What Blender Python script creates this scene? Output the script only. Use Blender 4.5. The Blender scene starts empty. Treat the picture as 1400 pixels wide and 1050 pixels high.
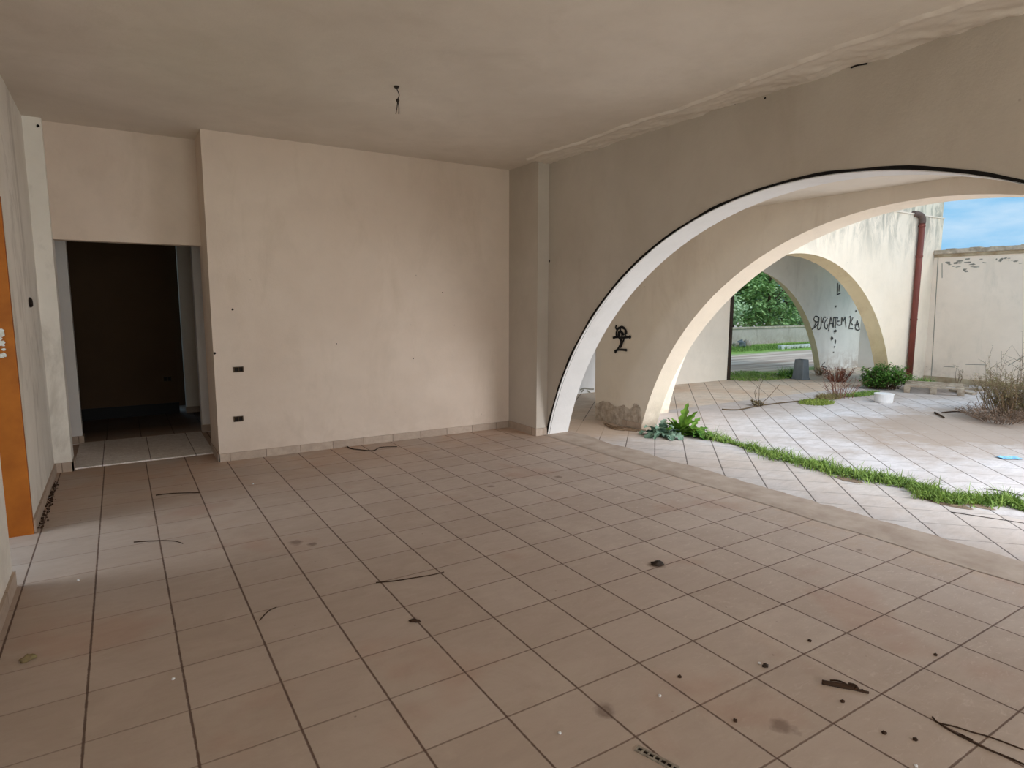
import bpy, bmesh, math, random
from mathutils import Vector, Matrix, noise
random.seed(7)
PI = math.pi
sc = bpy.context.scene
COL = sc.collection

# ------------------------------------------------------------------ camera
FPX, YAW, PITCH, ROLL = 853.08, 0.560418, 0.129812, 0.00246
CAM = Vector((-1.7779, -1.8110, 1.5189))
_f0 = Vector((math.sin(YAW), math.cos(YAW), 0)); _r0 = Vector((math.cos(YAW), -math.sin(YAW), 0)); _u0 = Vector((0, 0, 1))
FW = _f0 * math.cos(PITCH) - _u0 * math.sin(PITCH)
_u2 = _u0 * math.cos(PITCH) + _f0 * math.sin(PITCH)
RT = _r0 * math.cos(ROLL) + _u2 * math.sin(ROLL)
UP = _u2 * math.cos(ROLL) - _r0 * math.sin(ROLL)
cam = bpy.data.objects.new('camera', bpy.data.cameras.new('camera'))
COL.objects.link(cam)
cam.matrix_world = Matrix(((RT.x, UP.x, -FW.x, CAM.x), (RT.y, UP.y, -FW.y, CAM.y), (RT.z, UP.z, -FW.z, CAM.z), (0, 0, 0, 1)))
cam.data.sensor_width = 36
cam.data.lens = FPX / 1400 * 36
cam.data.clip_start = 0.05; cam.data.clip_end = 300
sc.camera = cam

def at(ax, c, px, py):           # survey helper: where a sight line meets the plane axis = c
    d = FW + RT * ((px - 700) / FPX) - UP * ((py - 525) / FPX)
    return CAM + d * ((c - CAM[ax]) / d[ax])
def fl(px, py, z=0.0): return at(2, z, px, py)

# ------------------------------------------------------------------ objects
def link(o): COL.objects.link(o); return o
def finish(bm, name, mat, parent=None, recentre=True, smooth=False, loc=None):
    me = bpy.data.meshes.new(name)
    bmesh.ops.recalc_face_normals(bm, faces=bm.faces) if name.startswith(('wall', 'solid')) else None
    if parent is None and recentre and loc is None and bm.verts:
        xs = [v.co.x for v in bm.verts]; ys = [v.co.y for v in bm.verts]; zs = [v.co.z for v in bm.verts]
        loc = Vector(((min(xs) + max(xs)) / 2, (min(ys) + max(ys)) / 2, min(zs)))
        bmesh.ops.translate(bm, verts=bm.verts, vec=-loc)
    bm.to_mesh(me); bm.free()
    for m in (mat if isinstance(mat, (list, tuple)) else [mat]): me.materials.append(m)
    if smooth:
        for p in me.polygons: p.use_smooth = True
    o = link(bpy.data.objects.new(name, me))
    if parent is not None: o.parent = parent
    if loc is not None: o.location = loc
    return o
def child(bm, name, mat, parent, smooth=False):   # verts are in world space, parent is an Empty or a mesh with a pure translation
    off = Vector(parent.location); q = parent.parent
    while q is not None: off += Vector(q.location); q = q.parent
    bmesh.ops.translate(bm, verts=bm.verts, vec=-off)
    return finish(bm, name, mat, parent, smooth=smooth)
def tag(o, label, cat, group=None, kind=None):
    o['label'] = label; o['category'] = cat
    if group: o['group'] = group
    if kind: o['kind'] = kind
    return o
def empty(name, loc, label, cat, group=None):
    o = link(bpy.data.objects.new(name, None)); o.location = loc; o.empty_display_size = .1
    return tag(o, label, cat, group)
def struct(bm, name, mat, smooth=False):
    o = finish(bm, name, mat, recentre=False, smooth=smooth); o['kind'] = 'structure'; return o
def box(bm, a, b, mi=0):
    vs = [bm.verts.new((x, y, z)) for z in (a[2], b[2]) for y in (a[1], b[1]) for x in (a[0], b[0])]
    for f in ((0, 2, 3, 1), (4, 5, 7, 6), (0, 1, 5, 4), (2, 6, 7, 3), (0, 4, 6, 2), (1, 3, 7, 5)):
        fc = bm.faces.new([vs[i] for i in f]); fc.material_index = mi
def quad(bm, *p, mi=0):
    f = bm.faces.new([bm.verts.new(q) for q in p]); f.material_index = mi; return f
def tube(bm, pts, r, n=6, cap=True):
    pts = [Vector(p) for p in pts]; rs = r if isinstance(r, (list, tuple)) else [r] * len(pts)
    rings = []; up = Vector((0.13, 0.21, 0.97))
    for i, p in enumerate(pts):
        t = (pts[min(i + 1, len(pts) - 1)] - pts[max(i - 1, 0)])
        if t.length < 1e-7: t = Vector((0, 0, 1))
        t.normalize(); a = t.cross(up)
        if a.length < .15: a = t.cross(Vector((1, 0, 0)))
        a.normalize(); b = t.cross(a)
        rings.append([bm.verts.new(p + (a * math.cos(2 * PI * k / n) + b * math.sin(2 * PI * k / n)) * rs[i]) for k in range(n)])
    for i in range(len(rings) - 1):
        for k in range(n): bm.faces.new((rings[i][k], rings[i][(k + 1) % n], rings[i + 1][(k + 1) % n], rings[i + 1][k]))
    if cap:
        bm.faces.new(rings[0][::-1]); bm.faces.new(rings[-1])
def ribbon(bm, pts, w, nrm):       # flat stroke lying on a wall
    pts = [Vector(p) for p in pts]; nrm = Vector(nrm); vs = []
    for i, p in enumerate(pts):
        t = (pts[min(i + 1, len(pts) - 1)] - pts[max(i - 1, 0)]); t.normalize(); s = nrm.cross(t).normalized() * w / 2
        vs.append((bm.verts.new(p + s), bm.verts.new(p - s)))
    for i in range(len(vs) - 1): bm.faces.new((vs[i][0], vs[i][1], vs[i + 1][1], vs[i + 1][0]))
def smoothline(pts, n=6):          # Catmull-Rom
    pts = [Vector(p) for p in pts]; P = [pts[0]] + pts + [pts[-1]]; out = []
    for i in range(1, len(P) - 2):
        for k in range(n):
            t = k / n; a, b, c, d = P[i - 1], P[i], P[i + 1], P[i + 2]
            out.append(.5 * ((2 * b) + (c - a) * t + (2 * a - 5 * b + 4 * c - d) * t * t + (3 * b - 3 * c + d - a) * t ** 3))
    out.append(pts[-1]); return out

# ------------------------------------------------------------------ materials
def srgb(r, g, b):
    return tuple(((c / 255) / 12.92 if c / 255 <= .04045 else ((c / 255 + .055) / 1.055) ** 2.4) for c in (r, g, b)) + (1,)
class NT:
    def __init__(s, name):
        s.m = bpy.data.materials.new(name); s.m.use_nodes = True; s.t = s.m.node_tree; s.b = s.t.nodes['Principled BSDF']
        s.b.inputs['Roughness'].default_value = .85
        s.b.inputs['Specular IOR Level'].default_value = .25
        s.pos = s.t.nodes.new('ShaderNodeNewGeometry').outputs['Position']
        s.x = s.y = s.z = None
    def n(s, k, **kw):
        nd = s.t.nodes.new(k)
        for a, v in kw.items(): setattr(nd, a, v)
        return nd
    def put(s, sock, v):
        if hasattr(v, 'links') or isinstance(v, bpy.types.NodeSocket): s.t.links.new(v, sock)
        else: sock.default_value = v
    def math(s, op, a, b=0.0, c=None, clamp=False):
        nd = s.n('ShaderNodeMath', operation=op, use_clamp=clamp); s.put(nd.inputs[0], a); s.put(nd.inputs[1], b)
        if c is not None: s.put(nd.inputs[2], c)
        return nd.outputs[0]
    def xyz(s):
        if s.x is None:
            nd = s.n('ShaderNodeSeparateXYZ'); s.put(nd.inputs[0], s.pos); s.x, s.y, s.z = nd.outputs
        return s.x, s.y, s.z
    def noise(s, scale, detail=4, rough=.6, dist=0, vec=None, stretch=None):
        v = vec or s.pos
        if stretch:
            mp = s.n('ShaderNodeMapping'); s.put(mp.inputs['Vector'], v); mp.inputs['Scale'].default_value = stretch; v = mp.outputs[0]
        nd = s.n('ShaderNodeTexNoise'); s.put(nd.inputs['Vector'], v)
        nd.inputs['Scale'].default_value = scale; nd.inputs['Detail'].default_value = detail
        nd.inputs['Roughness'].default_value = rough; nd.inputs['Distortion'].default_value = dist
        return nd.outputs['Fac']
    def rng(s, v, a, b, c=0.0, d=1.0):
        nd = s.n('ShaderNodeMapRange'); nd.clamp = True; s.put(nd.inputs['Value'], v)
        for i, q in enumerate((a, b, c, d)): s.put(nd.inputs[i + 1], q)
        return nd.outputs[0]
    def mix(s, f, a, b, mode='MIX'):
        nd = s.n('ShaderNodeMix', data_type='RGBA', blend_type=mode); s.put(nd.inputs[0], f); s.put(nd.inputs[6], a); s.put(nd.inputs[7], b)
        return nd.outputs[2]
    def out(s, col, bump=None, bs=.1, bd=.01, rough=None):
        s.put(s.b.inputs['Base Color'], col)
        if rough is not None: s.put(s.b.inputs['Roughness'], rough)
        if bump is not None:
            nd = s.n('ShaderNodeBump'); nd.inputs['Strength'].default_value = bs; nd.inputs['Distance'].default_value = bd
            s.put(nd.inputs['Height'], bump); s.t.links.new(nd.outputs[0], s.b.inputs['Normal'])
        return s.m
def plain(name, c, rough=.8, c2=None, scale=20, metal=0):
    s = NT(name); s.b.inputs['Metallic'].default_value = metal
    f = s.noise(scale, 4); c2 = c2 or tuple(q * .75 for q in c[:3]) + (1,)
    return s.out(s.mix(s.rng(f, .3, .7), c, c2), rough=rough)
def plaster(name, base, alt, stain=None, amount=.0, lowstain=0.0, topstain=None, speck=.35):
    s = NT(name); x, y, z = s.xyz()
    c = s.mix(s.rng(s.noise(.9, 5, .6, .3), .32, .68), base, alt)
    c = s.mix(s.math('MULTIPLY', s.rng(s.noise(5, 6, .65), .45, .75), .35), c, tuple(q * .82 for q in base[:3]) + (1,))
    if stain:
        c = s.mix(s.math('MULTIPLY', s.rng(s.noise(2.3, 6, .7, .6, stretch=(1, 1, .35)), .53, .72), amount), c, stain)
    if lowstain:
        lo = s.math('MULTIPLY', s.rng(z, .02, .5, 1, 0), s.rng(s.noise(6, 5, .7, .5), .38, .62))
        c = s.mix(s.math('MULTIPLY', lo, lowstain), c, srgb(140, 112, 88))
    if topstain:
        z0, z1, am, cc = topstain
        hi = s.math('MULTIPLY', s.rng(z, z0, z1, 0, 1), s.rng(s.noise(3.2, 7, .75, .8, stretch=(1, 1, .3)), .44, .6))
        c = s.mix(s.math('MULTIPLY', hi, am), c, cc)
    v = s.n('ShaderNodeTexVoronoi'); v.inputs['Scale'].default_value = 5.0; s.put(v.inputs['Vector'], s.pos)
    sp = s.math('MULTIPLY', s.rng(v.outputs['Distance'], .02, .05, 1, 0), s.rng(s.noise(2.1, 2), .5, .6))
    c = s.mix(s.math('MULTIPLY', sp, speck), c, srgb(70, 58, 45))
    b = s.math('ADD', s.math('MULTIPLY', s.noise(70, 4), .25), s.noise(4, 5, .6))
    return s.out(c, b, .35, .012, .92)

TILE = .33
def tile_grid(s, u, v, size, wu, wv):
    us = s.math('DIVIDE', u, size); vs = s.math('DIVIDE', v, size)
    wob = s.math('MULTIPLY', s.math('SUBTRACT', s.noise(30, 3), .5), .006)
    def dd(q, w):
        d = s.math('MULTIPLY', s.math('ABSOLUTE', s.math('SUBTRACT', s.math('FRACT', s.math('ADD', q, .5)), .5)), size)
        return s.rng(s.math('ADD', d, wob), w * .35, w * .8, 1, 0)
    ju, jv = dd(us, wu), dd(vs, wv)
    wn = s.n('ShaderNodeTexWhiteNoise', noise_dimensions='2D'); cb = s.n('ShaderNodeCombineXYZ')
    s.put(cb.inputs[0], s.math('FLOOR', us)); s.put(cb.inputs[1], s.math('FLOOR', vs)); s.put(wn.inputs['Vector'], cb.outputs[0])
    return ju, jv, wn.outputs['Value']
def floor_inner():
    s = NT('floor_tile'); x, y, z = s.xyz()
    ju, jv, rnd = tile_grid(s, x, y, TILE, .0072, .0062)
    c = s.mix(rnd, srgb(182, 165, 153), srgb(191, 175, 164))
    # faint layered streaks along the tiles, dust and mud
    st = s.noise(9, 7, .75, .4, stretch=(.5, 1.6, 1))
    c = s.mix(s.math('MULTIPLY', s.rng(st, .45, .7), .2), c, srgb(156, 140, 128))
    c = s.mix(s.math('MULTIPLY', s.rng(s.noise(2.2, 6, .7, .5), .48, .7), .5), c, srgb(208, 193, 181))
    # pale scuffed flakes on the side by the arches
    fk = s.math('MULTIPLY', s.rng(s.noise(26, 6, .72, 1.2, stretch=(.6, 1.5, 1)), .56, .68), s.rng(x, -.8, 1.4))
    c = s.mix(s.math('MULTIPLY', fk, .38), c, srgb(226, 214, 206))
    # browner towards the left side and warm earth blown to the back wall
    c = s.mix(s.rng(x, 1.2, -2.4, 0, .34), c, srgb(160, 142, 124))
    bk = s.math('MULTIPLY', s.rng(y, 3.2, 4.7), s.rng(s.noise(1.7, 5, .6, .6), .36, .62))
    c = s.mix(s.math('MULTIPLY', bk, .5), c, srgb(184, 142, 108))
    red = s.math('MULTIPLY', s.rng(s.noise(1.15, 3), .57, .66), .35)
    c = s.mix(red, c, srgb(172, 136, 118))
    for (px, py, r) in [(405, 742, .05), (426, 744, .035), (672, 665, .035), (763, 652, .04), (898, 772, .06), (828, 971, .05), (1072, 995, .05), (566, 848, .03), (1175, 752, .03)]:
        p = fl(px, py); w = s.math('MULTIPLY', s.math('SUBTRACT', s.noise(14, 3), .5), .09)
        vm = s.n('ShaderNodeVectorMath', operation='DISTANCE'); s.put(vm.inputs[0], s.pos); vm.inputs[1].default_value = p
        c = s.mix(s.math('MULTIPLY', s.rng(s.math('ADD', vm.outputs['Value'], w), r * .4, r, 1, 0), .55), c, srgb(88, 66, 54))
    sp = s.n('ShaderNodeTexVoronoi'); sp.inputs['Scale'].default_value = 8; s.put(sp.inputs['Vector'], s.pos)
    c = s.mix(s.math('MULTIPLY', s.math('MULTIPLY', s.rng(sp.outputs['Distance'], .02, .055, 1, 0), s.rng(s.noise(1.9, 2), .5, .58)), .7), c, srgb(70, 50, 40))
    edge = s.math('MULTIPLY', s.rng(x, 1.9, 2.35), s.rng(s.noise(7, 5, .7), .35, .6))
    c = s.mix(s.math('MULTIPLY', edge, .6), c, srgb(186, 160, 138))
    c = s.mix(s.math('MULTIPLY', jv, s.rng(x, -2.2, .9, .38, .85)), c, srgb(92, 66, 52))
    c = s.mix(s.math('MULTIPLY', ju, .9), c, srgb(92, 70, 60))
    c = s.mix(s.rng(y, 6.25, 6.9, 0, .72), c, srgb(52, 38, 28))  # painted shade: tiles darken past the doorway into the unlit room
    h = s.math('SUBTRACT', s.math('MULTIPLY', st, .25), s.math('MAXIMUM', ju, jv))
    return s.out(c, h, .4, .004, s.rng(st, .3, .7, .55, .8))
def floor_outer(name, base, alt, dirt, dirtamt, spot=None):
    s = NT(name); x, y, z = s.xyz()
    u = s.math('MULTIPLY', s.math('SUBTRACT', s.math('SUBTRACT', x, y), .08), .70711)
    v = s.math('MULTIPLY', s.math('SUBTRACT', s.math('ADD', x, y), 2.68), .70711)
    ju, jv, rnd = tile_grid(s, u, v, .304, .009, .0065)
    c = s.mix(rnd, base, alt)
    n1 = s.noise(7, 8, .8, .6, stretch=(.6, 1.5, 1))
    c = s.mix(s.math('MULTIPLY', s.rng(n1, .42, .62), .6), c, tuple(q * .74 for q in base[:3]) + (1,))
    c = s.mix(s.math('MULTIPLY', s.rng(s.noise(1.1, 6, .7, .5), .42, .66), dirtamt), c, dirt)
    c = s.mix(s.math('MULTIPLY', ju, .9), c, srgb(84, 72, 68))
    c = s.mix(s.math('MULTIPLY', jv, .7), c, srgb(110, 96, 88))
    if spot:
        for (cx, cy, rx, ry, am) in spot:
            ex = s.math('POWER', s.math('DIVIDE', s.math('SUBTRACT', x, cx), rx), 2); ey = s.math('POWER', s.math('DIVIDE', s.math('SUBTRACT', y, cy), ry), 2)
            d = s.math('ADD', s.math('SQRT', s.math('ADD', ex, ey)), s.math('MULTIPLY', s.math('SUBTRACT', s.noise(2.4, 6, .7, .4), .5), 1.3))
            c = s.mix(s.math('MULTIPLY', s.rng(d, .55, 1.1, 1, 0), am), c, dirt)
    return s.out(c, s.math('SUBTRACT', s.math('MULTIPLY', n1, .3), s.math('MAXIMUM', ju, jv)), .35, .004, .7)

M = {}
M['wall_in'] = plaster('interior_plaster', srgb(217, 201, 186), srgb(207, 189, 173), srgb(170, 152, 130), .22, lowstain=.12)
M['wall_left'] = plaster('left_wall_plaster', srgb(238, 233, 224), srgb(222, 216, 205), srgb(128, 116, 100), .5, lowstain=.2)
M['wall_arch'] = plaster('arch_wall_plaster', srgb(194, 184, 172), srgb(181, 170, 157), srgb(150, 132, 112), .15)
M['white'] = plaster('white_reveal_plaster', srgb(236, 234, 232), srgb(226, 224, 222), srgb(170, 160, 148), .15, speck=.25)
M['ceil'] = plaster('ceiling_plaster', srgb(222, 212, 200), srgb(208, 197, 184), srgb(176, 160, 140), .15, speck=.1)
M['porch'] = plaster('porch_plaster', srgb(232, 223, 210), srgb(224, 214, 200), srgb(170, 150, 128), .2)
M['yard'] = plaster('yard_plaster', srgb(246, 232, 214), srgb(239, 224, 204), srgb(176, 170, 156), .14, lowstain=.35, topstain=(2.2, 3.0, .8, srgb(156, 150, 136)))
M['cream'] = plaster('cream_reveal_plaster', srgb(226, 208, 172), srgb(212, 192, 154), srgb(160, 130, 96), .3, lowstain=.5)
M['yard4'] = plaster('boundary_plaster', srgb(246, 232, 217), srgb(238, 223, 207), srgb(176, 172, 158), .25, lowstain=.3)
M['gallery'] = plaster('gallery_plaster', srgb(242, 240, 236), srgb(232, 230, 226), srgb(150, 144, 138), .2, lowstain=.6)
M['bare'] = plain('bare_mortar', srgb(150, 136, 122), .95, srgb(204, 192, 178), 16)
M['coping'] = plain('coping_stone', srgb(214, 200, 182), .95, srgb(156, 142, 124), 9)
M['dark'] = plaster('unlit_room_plaster', srgb(86, 66, 48), srgb(76, 58, 42))  # room's lack of light is put into this dark base colour
M['black'] = plain('black_shade_band', srgb(14, 12, 12), .6)
M['orange'] = plain('orange_wood', srgb(176, 98, 24), .5, srgb(152, 80, 16), 6)
M['hole'] = plain('socket_dark', srgb(30, 22, 16), .7)
M['socket'] = plain('socket_brown', srgb(74, 56, 34), .6)
M['wire'] = plain('wire_dark', srgb(48, 38, 30), .6)
M['lead'] = plain('black_gap', srgb(26, 22, 20), .9)
M['sand'] = plain('sandy_mortar', srgb(190, 175, 162), .95, srgb(166, 148, 134), 5)
def skirting_mat():
    s = NT('skirting_tile'); x, y, z = s.xyz()
    q = s.math('ADD', x, y)
    ju, jv, rnd = tile_grid(s, q, s.math('ADD', z, 50), TILE, .006, .0)
    c = s.mix(rnd, srgb(176, 158, 142), srgb(190, 172, 156))
    c = s.mix(s.math('MULTIPLY', s.rng(s.noise(12, 6, .7), .4, .7), .5), c, srgb(148, 130, 114))
    return s.out(s.mix(s.math('MULTIPLY', ju, .7), c, srgb(90, 74, 62)), rough=.7)
M['skirt'] = skirting_mat()
def marble():
    s = NT('grey_marble'); n1 = s.noise(22, 8, .75, 1.2)
    c = s.mix(s.rng(n1, .35, .65), srgb(238, 232, 226), srgb(204, 194, 185))
    x, y, z = s.xyz(); ju, jv, r = tile_grid(s, s.math('ADD', x, .045), y, .39, .006, .0)
    return s.out(s.mix(ju, c, srgb(96, 84, 76)), rough=.6)
M['marble'] = marble()
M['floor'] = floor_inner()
M['porchfl'] = floor_outer('porch_tile', srgb(206, 197, 193), srgb(214, 207, 204), srgb(196, 172, 150), .35, spot=[(3.0, 4.3, .8, 1.1, .8)])
M['yardfl'] = floor_outer('yard_tile', srgb(208, 202, 202), srgb(216, 211, 213), srgb(160, 140, 124), .40,
                          spot=[(7.2, 1.6, 2.6, 1.3, .85), (5.8, 4.1, 2.4, .9, .45), (9.8, 3.6, 2.2, .8, .5)])
M['galfl'] = floor_outer('gallery_tile', srgb(206, 192, 178), srgb(214, 200, 186), srgb(190, 158, 130), .6)
M['leaf'] = plain('leaf_green', srgb(116, 160, 72), .6, srgb(58, 102, 36), 9)
M['grass'] = plain('grass_green', srgb(158, 186, 98), .8, srgb(72, 104, 42), 12)
M['bluegreen'] = plain('wilted_leaf', srgb(146, 174, 152), .6, srgb(84, 114, 98), 14)
M['lime'] = plain('bright_leaf', srgb(120, 158, 60), .6, srgb(66, 108, 34), 12)
M['dry'] = plain('dry_stalk', srgb(158, 136, 112), .9, srgb(104, 84, 66), 12)
M['olive'] = plain('olive_leaf', srgb(146, 140, 92), .85, srgb(112, 88, 70), 8)
M['pinktwig'] = plain('reddish_twig', srgb(150, 112, 96), .9, srgb(112, 76, 64), 9)
M['rust'] = plain('dry_rust_tuft', srgb(150, 92, 72), .9, srgb(104, 64, 50), 9)
M['bark'] = plain('bark', srgb(96, 80, 62), .95)
M['twig'] = plain('twig_brown', srgb(66, 48, 36), .9)
M['pipe'] = plain('pipe_brown', srgb(132, 72, 62), .5, srgb(112, 60, 52), 3)
M['steel'] = plain('dark_steel', srgb(56, 44, 36), .6)
M['whitep'] = plain('white_plastic', srgb(232, 232, 234), .5, srgb(206, 206, 206), 6)
M['grey'] = plain('grey_plastic', srgb(118, 124, 128), .6, srgb(98, 104, 108), 5)
M['pallet'] = plain('weathered_wood', srgb(196, 182, 164), .9, srgb(140, 122, 104), 11)
M['spray'] = plain('black_spray', srgb(26, 24, 26), .7)
M['sprayg'] = plain('grey_spray', srgb(84, 82, 84), .8)
M['pencil'] = plain('faint_marks', srgb(150, 146, 134), .9)
M['blue'] = plain('blue_wrapper', srgb(92, 168, 220), .4, srgb(150, 200, 232), 8)
M['metal'] = plain('galvanised', srgb(170, 162, 150), .5, srgb(110, 98, 86), 40)
M['rubble'] = plain('rubble', srgb(190, 180, 166), .95, srgb(128, 116, 102), 10)
M['smear'] = plain('white_paint', srgb(226, 222, 220), .8, srgb(190, 176, 160), 50)

def ground_mat():
    s = NT('outer_ground'); x, y, z = s.xyz()
    yy = s.math('ADD', y, s.math('MULTIPLY', s.math('SUBTRACT', s.noise(.8, 5), .5), 1.2))
    dirt = s.mix(s.rng(s.noise(1.2, 6, .7, stretch=(.12, 2.8, 1)), .44, .56), srgb(226, 206, 190), srgb(186, 158, 142))
    g = s.mix(s.rng(s.noise(6, 6), .35, .65), srgb(118, 158, 62), srgb(156, 182, 96))
    m = s.math('MULTIPLY', s.rng(yy, 10.3, 10.8), s.rng(yy, 13.2, 13.7, 1, 0))
    m2 = s.math('MULTIPLY', s.rng(yy, 6.9, 7.4, 1, 0), s.rng(x, 14, 15, 1, 0))
    c = s.mix(s.math('MAXIMUM', m, m2), dirt, g)
    return s.out(c, s.noise(20, 5), .3, .02)
M['ground'] = ground_mat()

# ------------------------------------------------------------------ walls with arches
def arc(c, z, r, n=72):
    a0 = math.asin(-z / r)
    return [(c + r * math.cos(a0 + (PI - 2 * a0) * i / n), z + r * math.sin(a0 + (PI - 2 * a0) * i / n)) for i in range(n + 1)]   # from + foot to - foot
def arch_wall(name, axis, near, far, an, af, s0, s1, top, mats):
    """axis 'x': wall plane x = const running along y; axis 'y': plane y = const running along x. mats: face, reveal, back"""
    bm = bmesh.new()
    P = (lambda s, d, z: (d, s, z)) if axis == 'x' else (lambda s, d, z: (s, d, z))
    A, B = arc(*an), arc(*af); n = len(A) - 1
    A[0] = (A[0][0], -.01); A[-1] = (A[-1][0], -.01); B[0] = (B[0][0], -.01); B[-1] = (B[-1][0], -.01)
    for i in range(n):
        quad(bm, P(A[i][0], near, A[i][1]), P(A[i + 1][0], near, A[i + 1][1]), P(A[i + 1][0], near, top), P(A[i][0], near, top), mi=0)
        quad(bm, P(B[i][0], far, B[i][1]), P(B[i + 1][0], far, B[i + 1][1]), P(B[i + 1][0], far, top), P(B[i][0], far, top), mi=2)
        quad(bm, P(A[i][0], near, A[i][1]), P(A[i + 1][0], near, A[i + 1][1]), P(B[i + 1][0], far, B[i + 1][1]), P(B[i][0], far, B[i][1]), mi=1)
    for (L_, a, b) in ((s1, A[0][0], B[0][0]), (s0, A[-1][0], B[-1][0])):
        quad(bm, P(a, near, -.01), P(L_, near, -.01), P(L_, near, top), P(a, near, top), mi=0)
        quad(bm, P(b, far, -.01), P(L_, far, -.01), P(L_, far, top), P(b, far, top), mi=2)
        quad(bm, P(L_, near, -.01), P(L_, far, -.01), P(L_, far, top), P(L_, near, top), mi=0)
    quad(bm, P(s0, near, top), P(s1, near, top), P(s1, far, top), P(s0, far, top), mi=0)
    bmesh.ops.remove_doubles(bm, verts=bm.verts, dist=.0005)
    return struct(bm, name, mats)
H = 3.05
HC = 2.43
arch_wall('wall_right', 'x', 2.35, 2.65, (.851, -.881, 3.266), (.851, -.881, 3.266), -6.5, 6.4, H + .25, [M['wall_arch'], M['white'], M['porch']])
arch_wall('wall_porch', 'x', 3.45, 3.65, (.639, -.75, 3.058), (.557, -.821, 3.113), -6.5, 4.46, 3.17, [M['porch'], M['yard'], M['yard']])
arch_wall('wall_courtyard', 'y', 4.30, 4.50, (7.563, -.715, 3.022), (7.43, -.771, 3.051), 3.652, 12.0, 3.17, [M['yard'], M['cream'], M['gallery']])
arch_wall('wall_gallery', 'y', 6.40, 6.60, (8.80, -.712, 2.925), (8.66, -.86, 3.19), 5.05, 13.15, 3.0, [M['gallery'], M['cream'], M['gallery']])

def sbox(name, a, b, mat):
    bm = bmesh.new(); box(bm, a, b); return struct(bm, name, mat)
# back wall, pilaster, recess
sbox('wall_back', (-1.05, 4.60, 0), (2.34, 4.85, H), M['wall_in'])
bm = bmesh.new(); box(bm, (2.20, 4.00, 0), (2.349, 4.60, H)); struct(bm, 'wall_pilaster', M['wall_arch'])
bm = bmesh.new(); box(bm, (-2.35, 4.95, 0), (-2.22, 5.20, H)); struct(bm, 'wall_pilaster_left', M['wall_left'])
bm = bmesh.new()
box(bm, (-2.22, 5.05, 2.06), (-1.05, 5.20, H)); box(bm, (-1.05, 4.85, 0), (-.95, 5.20, H))
struct(bm, 'wall_doorway', M['wall_in'])
bm = bmesh.new()
box(bm, (-2.42, 6.20, 0), (-2.19, 6.36, H)); box(bm, (-1.03, 6.20, 0), (-.4, 6.36, H)); box(bm, (-2.19, 6.20, 2.17), (-1.03, 6.36, H))
struct(bm, 'wall_corridor', M['white'])
bm = bmesh.new()
box(bm, (-2.6, 5.2, 0), (-2.30, 6.2, H)); box(bm, (-.6, 4.85, 0), (-.4, 6.2, H))
struct(bm, 'wall_corridor_sides', M['wall_in'])
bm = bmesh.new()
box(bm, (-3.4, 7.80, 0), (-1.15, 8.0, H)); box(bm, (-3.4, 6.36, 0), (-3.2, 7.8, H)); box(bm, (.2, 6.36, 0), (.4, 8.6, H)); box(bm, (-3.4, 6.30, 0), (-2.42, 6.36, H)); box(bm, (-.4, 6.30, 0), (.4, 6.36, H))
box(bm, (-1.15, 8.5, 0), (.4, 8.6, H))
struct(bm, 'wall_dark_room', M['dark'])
bm = bmesh.new(); box(bm, (-1.06, 7.78, 0), (-.9, 7.95, H)); struct(bm, 'wall_inner_jamb', M['porch'])
bm = bmesh.new(); box(bm, (-3.2, 7.785, 0), (-1.15, 7.80, .15)); struct(bm, 'shade_band_dark_room', M['black'])  # black strip standing in for the shadow at the foot of this wall
# left wall, with the doorway of the orange frame
bm = bmesh.new()
box(bm, (-2.60, -6.5, 0), (-2.35, 2.30, H)); box(bm, (-2.60, 3.24, 0), (-2.35, 5.2, H)); box(bm, (-2.60, 2.30, 2.16), (-2.35, 3.24, H))
struct(bm, 'wall_left', M['wall_left'])
bm = bmesh.new()
box(bm, (-2.62, 3.20, 0), (-2.345, 3.24, 2.16)); box(bm, (-2.62, 2.30, 2.12), (-2.345, 3.20, 2.16))
fr = struct(bm, 'trim_door_frame', M['orange'])
bm = bmesh.new()
for k in range(26):
    z = 1.18 + random.random() * .16; xx = -2.50 + random.random() * .1; w = .008 + random.random() * .02
    pts = [(xx + w * math.cos(a) * random.uniform(.7, 1.2), 3.198 - k * .00004, z + w * math.sin(a) * random.uniform(.4, 1)) for a in [i * PI / 4 for i in range(8)]]
    bm.faces.new([bm.verts.new(p) for p in pts])
child(bm, 'paint_smear', M['smear'], fr)
# ceilings
sbox('ceiling', (-3.4, -6.5, H), (2.35, 8.6, H + .15), M['ceil'])
bm = bmesh.new(); box(bm, (2.65, -6.5, HC), (3.45, 4.5, HC + .12)); box(bm, (2.65, 4.5, HC), (12.0, 5.25, HC + .12)); struct(bm, 'ceiling_porch', M['porch'])
# rough plaster cove where the ceiling meets the arch wall
bm = bmesh.new(); ny, nx = 420, 18; g = []
for i in range(ny + 1):
    y = -3.0 + 7.0 * i / ny; row = []
    wdt = .30 + .12 * max(0, 2.0 - y) / 3 + .08 * noise.noise((y * .9, 3, 0)) + .035 * noise.noise((y * 5, 1, 0)) + .015 * noise.noise((y * 16, 1, 0))
    for k in range(nx + 1):
        t = k / nx; x = 2.352 - wdt * (1 - t)
        dz = .004 + .030 * (t ** .6) * (.5 + .55 * noise.noise((x * 9 + y * 3, y * 4, 2)) + .35 * noise.noise((x * 26, y * 18, 5))) + (.010 * (1 + noise.noise((y * 3, 0, 8))) if k in (1, 2) else 0) if k else -.004
        row.append(bm.verts.new((x, y, H - max(dz, .001) if k else H + .002)))
    g.append(row)
for i in range(ny):
    for k in range(nx): bm.faces.new((g[i][k], g[i + 1][k], g[i + 1][k + 1], g[i][k + 1]))
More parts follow.
